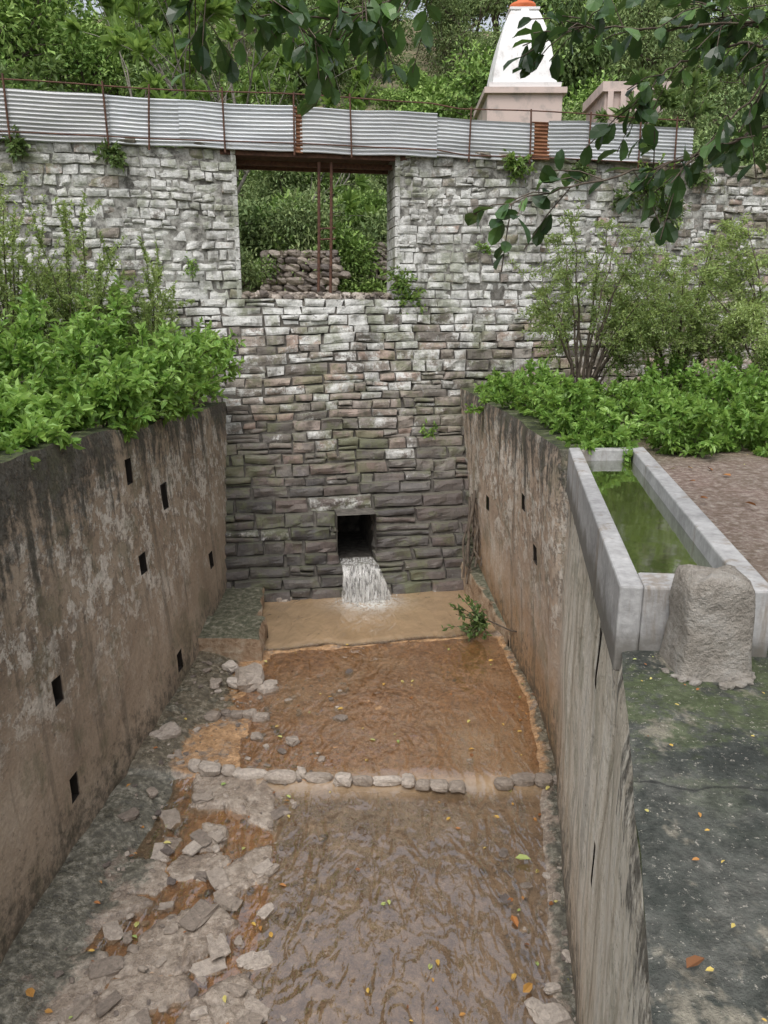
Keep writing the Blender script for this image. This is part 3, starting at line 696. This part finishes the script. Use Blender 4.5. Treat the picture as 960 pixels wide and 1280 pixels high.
for row,(n0,step,sc) in enumerate([(10,3.8,.7),(14,4.0,.95),(19,4.4,1.1),(26,5,1.25),(34,6,1.45),(44,7.2,1.7),(56,9,2.1)]):
    half=12+n0*.75
    a=-half
    while a<half+6:
        aa=a+rng.normal(0,.9);nn=n0+rng.normal(0,1.3)
        x=O[0]+3+aa*T[0]+nn*Nn[0];y=O[1]+aa*T[1]+nn*Nn[1]
        if not(abs(x-4.6)<2.6 and 18<y<28) and not (nn<17.5 and -6<x<1.8):
            inst(vars_[rng.choice(4,p=[.3,.15,.35,.2])],x,y,gz(x,y)-.2,sc*rng.uniform(.75,1.2),forest,'tree_crown')
        a+=step*rng.uniform(.8,1.2)
for i in range(150):
    nn=3.5+rng.gamma(1.5,6);aa=rng.uniform(-12-nn*.6,14+nn*.6)
    x=O[0]+3+aa*T[0]+nn*Nn[0];y=O[1]+aa*T[1]+nn*Nn[1]
    if abs(x-4.6)<2.3 and 21.5<y<27:continue
    if nn<5 and -3<x<.2: continue
    inst(bushv[rng.integers(0,3)],x,y,gz(x,y)-.2,rng.uniform(.6,1.2)*(1 if nn>6 else .7)*(1+nn*.02),forest,'undergrowth')
for k in range(34):
    nn=rng.uniform(5.5,17);x=rng.uniform(-4.5,1.2);y=15.3+nn
    inst(bushv[rng.choice(3,p=[.1,.45,.45])],x,y,gz(x,y)-.15,rng.uniform(.5,.9)*(1+nn*.03),forest,'undergrowth')
for i in range(24):
    sx=-1 if i%2 else 1;x=sx*rng.uniform(11,26);y=rng.uniform(-8,14)
    inst(vars_[rng.integers(0,4)],x,y,3.2+float(ss(9,45,abs(x)))*16,rng.uniform(.8,1.2),forest,'tree_crown')
def shrub(name,base,h,spread,nst,ll,nl,mat,asp=.42,lean=(0,0),lo=.25,simple=False,br=(.3,1),sw=.35):
    b=B();base=np.array(base,float)
    for i in range(nst):
        an=rng.uniform(0,6.28);out=rng.random()**.7
        o=np.array([math.cos(an),math.sin(an),0])
        p0=base+o*spread*.18*rng.random();hh=h*rng.uniform(.4,1.35)*(1-.35*out)
        p3=base+o*spread*out+np.array([lean[0],lean[1],hh])+rng.normal(0,.05,3)
        p1=p0+(p3-p0)*.4+np.array([0,0,hh*.4])
        t=np.linspace(0,1,9)[:,None];C=(1-t)**2*p0+2*t*(1-t)*p1+t*t*p3
        tube(b,C,np.linspace(.011,.003,9)*(.6+h*.4),4)
        paths=[(C,1.)]
        for k in range(4):
            q=C[rng.integers(3,8)];dd=norm((p3-p0)+rng.normal(0,.9,3)*h*.5);e=q+dd*h*sw*rng.uniform(.5,1)
            Cq=q+(e-q)*np.linspace(0,1,5)[:,None];tube(b,Cq,np.linspace(.005,.002,5),3);paths.append((Cq,.5))
        sb_=rng.uniform(-.3,.2)
        for C_,wgt in paths:
            k=max(3,int(nl*wgt));tt=rng.uniform(lo if wgt==1. else 0,1,k)*(len(C_)-1);i0=np.minimum(tt.astype(int),len(C_)-2);f=(tt-i0)[:,None]
            pos=C_[i0]*(1-f)+C_[i0+1]*f;dd=norm(C_[i0+1]-C_[i0])*.5+norm(rng.normal(size=(k,3)))*.9;dd[:,2]-=.05
            hb=np.clip((pos[:,2]-base[2])/h,0,1)
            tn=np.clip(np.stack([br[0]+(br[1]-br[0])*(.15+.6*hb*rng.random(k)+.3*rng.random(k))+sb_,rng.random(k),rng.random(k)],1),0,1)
            leaves(b,pos,dd,rng.uniform(.6,1.3,k)*ll,asp,tn,1,simple=simple)
    return b.obj(name,[bark,mat])
for (x,y,h,s) in [(-3.35,12.7,1.2,.85),(-4.4,12.2,1.5,1.0),(-3.2,11.3,1.0,.85),(-4.5,10.8,1.3,1.0),(-3.2,9.9,.95,.85),(-4.7,9.5,1.2,1.),(-3.3,8.8,.75,.75),(-5.6,9.6,1.1,1.1),(-5.6,11.6,1.4,1.2),(-3.8,7.9,.65,.7),(-4.9,8.3,.9,.8),(-3.7,7.0,.5,.6),(-5.0,7.2,.7,.8),(-3.6,6.2,.4,.45),(-4.4,6.2,.6,.6),(-6.8,12,1.5,1.3),(-6.6,10,1.2,1.2)]:
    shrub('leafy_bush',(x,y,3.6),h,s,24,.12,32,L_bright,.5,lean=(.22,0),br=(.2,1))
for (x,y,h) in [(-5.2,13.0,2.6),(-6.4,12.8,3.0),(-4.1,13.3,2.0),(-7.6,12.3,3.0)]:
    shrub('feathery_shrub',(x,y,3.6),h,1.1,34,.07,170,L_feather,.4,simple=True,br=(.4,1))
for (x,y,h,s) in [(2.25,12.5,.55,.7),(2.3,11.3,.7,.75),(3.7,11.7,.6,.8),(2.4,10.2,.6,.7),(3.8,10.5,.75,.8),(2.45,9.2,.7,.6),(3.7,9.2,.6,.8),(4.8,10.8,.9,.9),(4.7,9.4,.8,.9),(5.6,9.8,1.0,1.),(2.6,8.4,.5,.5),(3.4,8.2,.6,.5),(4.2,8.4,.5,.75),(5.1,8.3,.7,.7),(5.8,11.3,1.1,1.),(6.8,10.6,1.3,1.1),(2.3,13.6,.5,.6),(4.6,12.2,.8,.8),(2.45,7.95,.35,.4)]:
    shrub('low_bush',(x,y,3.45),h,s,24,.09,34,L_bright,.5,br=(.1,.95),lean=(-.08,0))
def wisp(name,x,y,h,s,n,mat,br,kk=50):
    b=B();base=np.array([x,y,3.45])
    for i in range(n):
        an=rng.uniform(0,6.28);out=rng.random()**.6;o=np.array([math.cos(an),math.sin(an),0])
        hh=h*rng.uniform(.6,1.05)*(1-.3*out**2);p0=base+o*.05;p3=base+o*s*out+np.array([0,0,hh]);p1=base+o*s*out*.2+np.array([0,0,hh*.6])
        t=np.linspace(0,1,10)[:,None];C=(1-t)**2*p0+2*t*(1-t)*p1+t*t*p3;C[1:-1]+=rng.normal(0,.02,(8,3))
        tube(b,C,np.linspace(.03,.005,10),5)
        for k in range(18):
            q=C[rng.integers(5,10)];dd=norm(np.array([o[0],o[1],.15])+rng.normal(0,.75,3));L=rng.uniform(.25,.6)
            e=np.linspace(0,1,6)[:,None];Cq=q+dd*L*e+np.array([0,0,-.14])*e**2;tube(b,Cq,.003,3)
            tt=rng.uniform(.05,1,kk);pos=q+dd*L*tt[:,None]+np.array([0,0,-.14])*(tt**2)[:,None]+rng.normal(0,.03,(kk,3))
            ld=dd+rng.normal(0,.8,(kk,3));tb_=rng.normal(0,.12)
            tn=np.clip(np.stack([br+.4*(rng.random(kk)-.5)+tb_,rng.random(kk),rng.random(kk)],1),0,1)
            leaves(b,pos,ld,rng.uniform(.04,.08,kk),.38,tn,1,simple=True)
    return b.obj(name,[bark,mat])
wisp('feathery_tree',3.25,12.3,3.0,1.4,18,L_feather,.45,56)
wisp('feathery_tree',4.9,12.5,3.0,1.3,17,L_feather,.75,54)
wisp('feathery_tree',6.2,12.0,3.2,1.5,24,L_feather,.95,58)
wisp('feathery_tree',7.9,12.8,3.3,1.6,20,L_feather,.85,56)
def wplant(a,z,r,n,ll,mat,drop=.0,d=.12):
    b=B()
    for i in range(n):
        o=rng.normal(size=3);p0=DP(a+rng.normal(0,.05),z,d-.1);p3=p0+norm(np.array([o[0],-abs(o[1])*.5-.2,o[2]*.8-drop]))*r*rng.uniform(.4,1)
        t=np.linspace(0,1,5)[:,None];C=p0+(p3-p0)*t+np.array([0,0,.1*r])*np.sin(t*3.14);tube(b,C,.004,3)
        k=12;tt=rng.random(k)[:,None];pos=p0+(p3-p0)*tt+rng.normal(0,.02,(k,3));dd=(p3-p0)+rng.normal(0,.3,(k,3))
        leaves(b,pos,dd,rng.uniform(.6,1.2,k)*ll,.5,None,1)
    b.obj('wall_plant',[bark,mat])
for q in [(-3.75,8.05,.35,22,.12,L_forest,.2),(-2.1,7.95,.35,20,.12,L_forest,.5),(5.5,8.0,.4,26,.12,L_plum,.3),(6.9,7.95,.35,22,.1,L_forest,.5),(8.4,7.75,.6,46,.12,L_plum,.5),(7.9,7.4,.4,24,.1,L_forest,.3),(8.9,7.2,.4,24,.1,L_forest,.3),(3.35,5.35,.5,34,.12,L_plum,.3),(3.2,5.0,.4,26,.1,L_plum,.8),(9.5,7.9,.35,18,.1,L_forest,.5),(-.9,6.0,.25,8,.07,L_bright,.3),(4.9,6.4,.2,8,.07,L_bright,.3)]:
    wplant(*q)
wplant(3.45,2.9,.3,14,.08,L_bright,.0,1.45);wplant(3.2,5.75,.4,22,.1,L_plum,0,.15)
b=B()
for i in range(22):
    p0=np.array([1.60,10.9,.35]);p3=p0+np.array([rng.normal(-.2,.22),rng.normal(-.1,.2),rng.uniform(-.2,.5)]);C=p0+(p3-p0)*np.linspace(0,1,5)[:,None];tube(b,C,.005,4)
    k=16;tt=rng.random(k)[:,None];leaves(b,p0+(p3-p0)*tt,rng.normal(size=(k,3))+norm(p3-p0),rng.uniform(.05,.12,k),.5,np.stack([rng.random(k)*.8,rng.random(k),rng.random(k)],1),1)
tube(b,[(1.6,11.0,.4),(1.9,10.3,.5),(2.1,9.6,.75)],.012,5)
b.obj('ledge_plant',[bark,L_forest])
b=B()
for i in range(9):
    p=np.array([1.62+rng.normal(0,.05),12.95,2.0+rng.normal(0,.15)]);C=[p]
    for k in range(6): p=p+np.array([rng.normal(0,.05),-.07,-.2+rng.normal(0,.04)]);C.append(p)
    tube(b,C,rng.uniform(.01,.03),5)
b.obj('dead_roots',[bark])
def clumptree(name,x,y,z,H,mat,ll,seedkids=3,barkm=barkpale,depth=4,per=26,r=.12,lean=(0,0,1)):
    b=B();tips=[];grow(b,(x,y,z),lean,H*.36,r,depth,tips,.22,seedkids,.55)
    for p,d,q in tips:
        d2=d+rng.normal(0,.15,3);u=norm(rng.normal(size=(per,3)))*.9+d2*.8
        pos=p+d*rng.uniform(-.15,.05,(per,1));t=np.clip(np.stack([.25+.7*rng.random(per),rng.random(per),rng.random(per)],1),0,1)
        leaves(b,pos,u,rng.uniform(.7,1.2,per)*ll,.33,t,1)
    return b.obj(name,[barkm,mat])
clumptree('frangipani_tree',-5.3,19.2,5.4,8.0,L_plum,.36,lean=(.3,0,1))
clumptree('frangipani_tree',-5.2,21.5,5.6,9.4,L_plum,.36,lean=(.5,0,1))
clumptree('oleander_bush',7.2,20.5,6.0,6.0,L_forest,.28,4,bark,3,30,.05)
clumptree('oleander_bush',-7.0,18.5,5.4,5.5,L_forest,.25,4,bark,3,30,.05)
# ------------------------------------------------------------------ shrine
sr=empty('shrine_tower')
b=B();cx,cy=3.95,24.0
def ring(cx,cy,hw,z): return [(cx-hw,cy-hw,z),(cx+hw,cy-hw,z),(cx+hw,cy+hw,z),(cx-hw,cy+hw,z)]
prof=[(1.0,11.3),(1.02,11.45),(.90,11.47),(.84,11.9),(.74,12.4),(.61,12.9),(.46,13.3),(.38,13.45),(.42,13.46),(.42,13.52),(.28,13.55)]
for (h0,z0),(h1,z1) in zip(prof[:-1],prof[1:]):
    b.add(ring(cx,cy,h0,z0)+ring(cx,cy,h1,z1),[(0,1,5,4),(1,2,6,5),(2,3,7,6),(3,0,4,7)],m=0)
for (h0,z0),(h1,z1) in zip(prof[2:7],prof[3:8]):
    w0=.28
    v=[(cx-w0*h0,cy-h0-.06,z0),(cx+w0*h0,cy-h0-.06,z0),(cx+w0*h0,cy-h0+.1,z0),(cx-w0*h0,cy-h0+.1,z0),(cx-w0*h1,cy-h1-.06,z1),(cx+w0*h1,cy-h1-.06,z1),(cx+w0*h1,cy-h1+.1,z1),(cx-w0*h1,cy-h1+.1,z1)]
    hexa(b,np.array(v))
b.obj('spire',[M_temple],sr)
b=B()
prf=[(.32,13.52),(.40,13.6),(.36,13.7),(.2,13.77),(.13,13.85),(.2,13.95),(.12,14.07),(.03,14.25)]
an=np.linspace(0,2*np.pi,20,endpoint=False)
V=np.array([[(cx+r_*math.cos(q),cy+r_*math.sin(q),z_) for q in an] for r_,z_ in prf]);i=np.arange(len(prf)-1)[:,None]*20;j=np.arange(20)[None];j2=(j+1)%20
b.add(V.reshape(-1,3),np.stack([i+j,i+j2,i+20+j2,i+20+j],-1).reshape(-1,4),smooth=True);b.obj('finial',[M_orange],sr)
b=B();box(b,2.9,5.0,22.95,25.4,6,11.15);box(b,2.8,5.1,22.85,25.5,11.15,11.3);b.obj('sanctum',[M_pink],sr)
b=B();box(b,6.2,7.9,23,25,6,11.2);box(b,6.1,8.0,22.9,25.1,11.2,11.45)
for k in range(5): box(b,6.25+k*.36,6.4+k*.36,22.86,22.9,10.6,11.2)
b.obj('pink_outbuilding',[M_pink])
b=B()
for zc in range(7):
    x=-3.2
    while x<-1.3:
        w=rng.uniform(.2,.45);rock(b,(x+w/2,20.2+zc*.02,5.65+zc*.17),(w,.4,.18),(rng.random()*.7,.5,.5),seed=1);x+=w
for zc in range(6):
    x=-1.0
    while x<1.6:
        w=rng.uniform(.2,.45);rock(b,(x+w/2,22+zc*.02,6.2+zc*.17),(w,.4,.18),(rng.random()*.7,.5,.5),seed=1);x+=w
b.obj('rubble_wall',[M_rock])
# ------------------------------------------------------------------ overhanging tree (trunk outside the frame, branches over the channel)
ov=B()
def twig(pts,n,ll,dens,droop=.3,r=.010,side=6,br=(0,1)):
    pts=np.array(pts,float);t=np.linspace(0,len(pts)-1,26);C=np.stack([np.interp(t,np.arange(len(pts)),pts[:,k]) for k in range(3)],1)
    for _ in range(2): C[1:-1]=(C[:-2]+C[1:-1]*2+C[2:])/4
    C[1:-1]+=rng.normal(0,.008,(24,3));tube(ov,C,np.linspace(r,.003,26),5)
    for k in range(side):
        i=rng.integers(6,25);d=norm(C[min(i+1,25)]-C[i-1])+rng.normal(0,.6,3);L=rng.uniform(.1,.35);e=C[i]+norm(d)*L+np.array([0,0,-droop*L])
        tube(ov,[C[i],(C[i]+e)/2+np.array([0,0,.02]),e],.003,4)
        m_=max(3,int(dens*L*6));tt=rng.random(m_)[:,None]*.6+.4;pos=C[i]+(e-C[i])*tt
        dd=norm(e-C[i])*.5+norm(rng.normal(size=(m_,3)))*.8;dd[:,2]-=.45
        tn=np.stack([br[0]+(br[1]-br[0])*rng.random(m_)**1.6,rng.random(m_)*.5,rng.random(m_)],1)
        leaves(ov,pos,dd,rng.uniform(.7,1.2,m_)*ll,.62,tn,1,fold=.12,rnd=True)
    i=rng.integers(4,26,n);dd=rng.normal(size=(n,3))*.7+norm(C[-1]-C[0]);dd[:,2]-=.4
    tn=np.stack([br[0]+(br[1]-br[0])*rng.random(n)**1.6,rng.random(n)*.5,rng.random(n)],1)
    leaves(ov,C[i],dd,rng.uniform(.7,1.2,n)*ll,.62,tn,1,fold=.12,rnd=True)
twig([(2.6,4.3,6.0),(2.0,4.2,5.98),(1.5,4.1,5.78),(.95,4.0,5.66),(.6,3.95,5.56)],16,.12,2.2,side=20)
twig([(2.2,3.6,6.9),(1.9,3.8,6.35),(1.75,4.0,6.0),(1.5,4.1,5.72)],5,.12,1.5,side=5)
twig([(2.6,4.2,6.65),(1.9,4.2,6.45),(1.3,4.2,6.42),(.75,4.2,6.40)],20,.11,2.4,side=20)
twig([(2.4,4.6,6.5),(1.9,4.5,6.45),(1.5,4.4,6.3),(1.35,4.3,6.12)],12,.11,2.2,side=12)
twig([(2.4,4.,6.2),(2.1,4.,6.3),(1.9,4.,6.2),(1.75,4,5.9)],5,.10,1.2,side=7)
twig([(2.6,4.4,6.3),(2.2,4.4,6.42),(1.8,4.3,6.5),(1.5,4.3,6.6)],12,.11,2,side=12)
twig([(2.6,4.0,6.6),(2.1,4.0,6.55),(1.7,3.9,6.5),(1.2,3.9,6.45)],12,.11,2,side=12,br=(.2,1))
twig([(-1.5,3.9,6.75),(-.9,4.0,6.6),(-.5,4,6.45),(-.28,4.,6.28)],14,.12,2,side=14,br=(.3,1))
twig([(-.4,3.9,6.8),(-.1,4.0,6.55),(0.0,4,6.3)],8,.13,2,side=6,br=(.0,.7))
twig([(-.6,3.9,6.9),(-.8,4.0,6.6),(-.95,4,6.45)],8,.13,2,side=6,br=(.0,.7))
twig([(.5,4.2,6.8),(.1,4.3,6.6),(-.3,4.3,6.5),(-.6,4.3,6.48)],18,.12,2,side=16,br=(.6,1))
twig([(.5,4.2,6.9),(.3,4.3,6.7),(.0,4.4,6.6),(-.2,4.4,6.5)],12,.12,2,side=10,br=(.6,1))
tube(ov,[(4.6,4.6,3.2),(4.5,4.5,4.6),(4.1,4.4,5.8),(3.2,4.3,6.7),(2.0,4.1,7.2),(.5,4.0,7.1),(-1.5,3.9,6.75)],[.18,.15,.12,.08,.05,.03,.015],8)
for e in [(2.6,4.3,6.0),(2.2,3.6,6.9),(2.6,4.2,6.65),(2.4,4.6,6.5),(2.4,4.,6.2),(2.6,4.4,6.3),(2.6,4.0,6.6)]: tube(ov,[(3.9,4.4,6.0),(3.2,4.3,6.35),e],[.04,.03,.012],6)
for s_,e in [((-.4,3.95,6.96),(-.4,3.9,6.8)),((.5,4.0,7.1),(.5,4.2,6.8)),((-.5,3.95,6.95),(-.6,3.9,6.9))]: tube(ov,[s_,e],[.02,.012],5)
ov.obj('overhanging_tree',[bark,L_dark])
# ------------------------------------------------------------------ world, sun, camera
w=bpy.data.worlds.new('World');scene.world=w;w.use_nodes=True;nt=w.node_tree;nt.nodes.clear()
sky=nt.nodes.new('ShaderNodeTexSky');sky.sky_type='NISHITA';sky.sun_disc=False;sky.sun_elevation=R(62);sky.sun_rotation=R(200);sky.dust_density=4;sky.air_density=1;sky.ozone_density=1
hs=nt.nodes.new('ShaderNodeHueSaturation');hs.inputs['Saturation'].default_value=.33;hs.inputs['Value'].default_value=1.5
bg=nt.nodes.new('ShaderNodeBackground');bg.inputs[1].default_value=.15;o=nt.nodes.new('ShaderNodeOutputWorld')
nt.links.new(sky.outputs[0],hs.inputs['Color']);nt.links.new(hs.outputs[0],bg.inputs[0]);nt.links.new(bg.outputs[0],o.inputs[0])
sd_=bpy.data.lights.new('sun','SUN');sd_.energy=1.2;sd_.angle=R(40);sd_.color=(1,.985,.96);so_=bpy.data.objects.new('sun',sd_);scene.collection.objects.link(so_)
el,az=R(62),R(200)
dirv=Vector((math.sin(az)*math.cos(el),math.cos(az)*math.cos(el),math.sin(el)))
so_.rotation_euler=dirv.to_track_quat('Z','Y').to_euler()
cd=bpy.data.cameras.new('camera');cam=bpy.data.objects.new('camera',cd);scene.collection.objects.link(cam);cam.location=(0,0,5);cam.rotation_euler=(R(75.5),0,0)
cd.sensor_fit='VERTICAL';cd.sensor_height=36;cd.sensor_width=27;cd.lens=25.99;cd.clip_end=600;cd.clip_start=.05
scene.camera=cam
scene.view_settings.view_transform='Standard';scene.view_settings.look='None';scene.view_settings.exposure=0
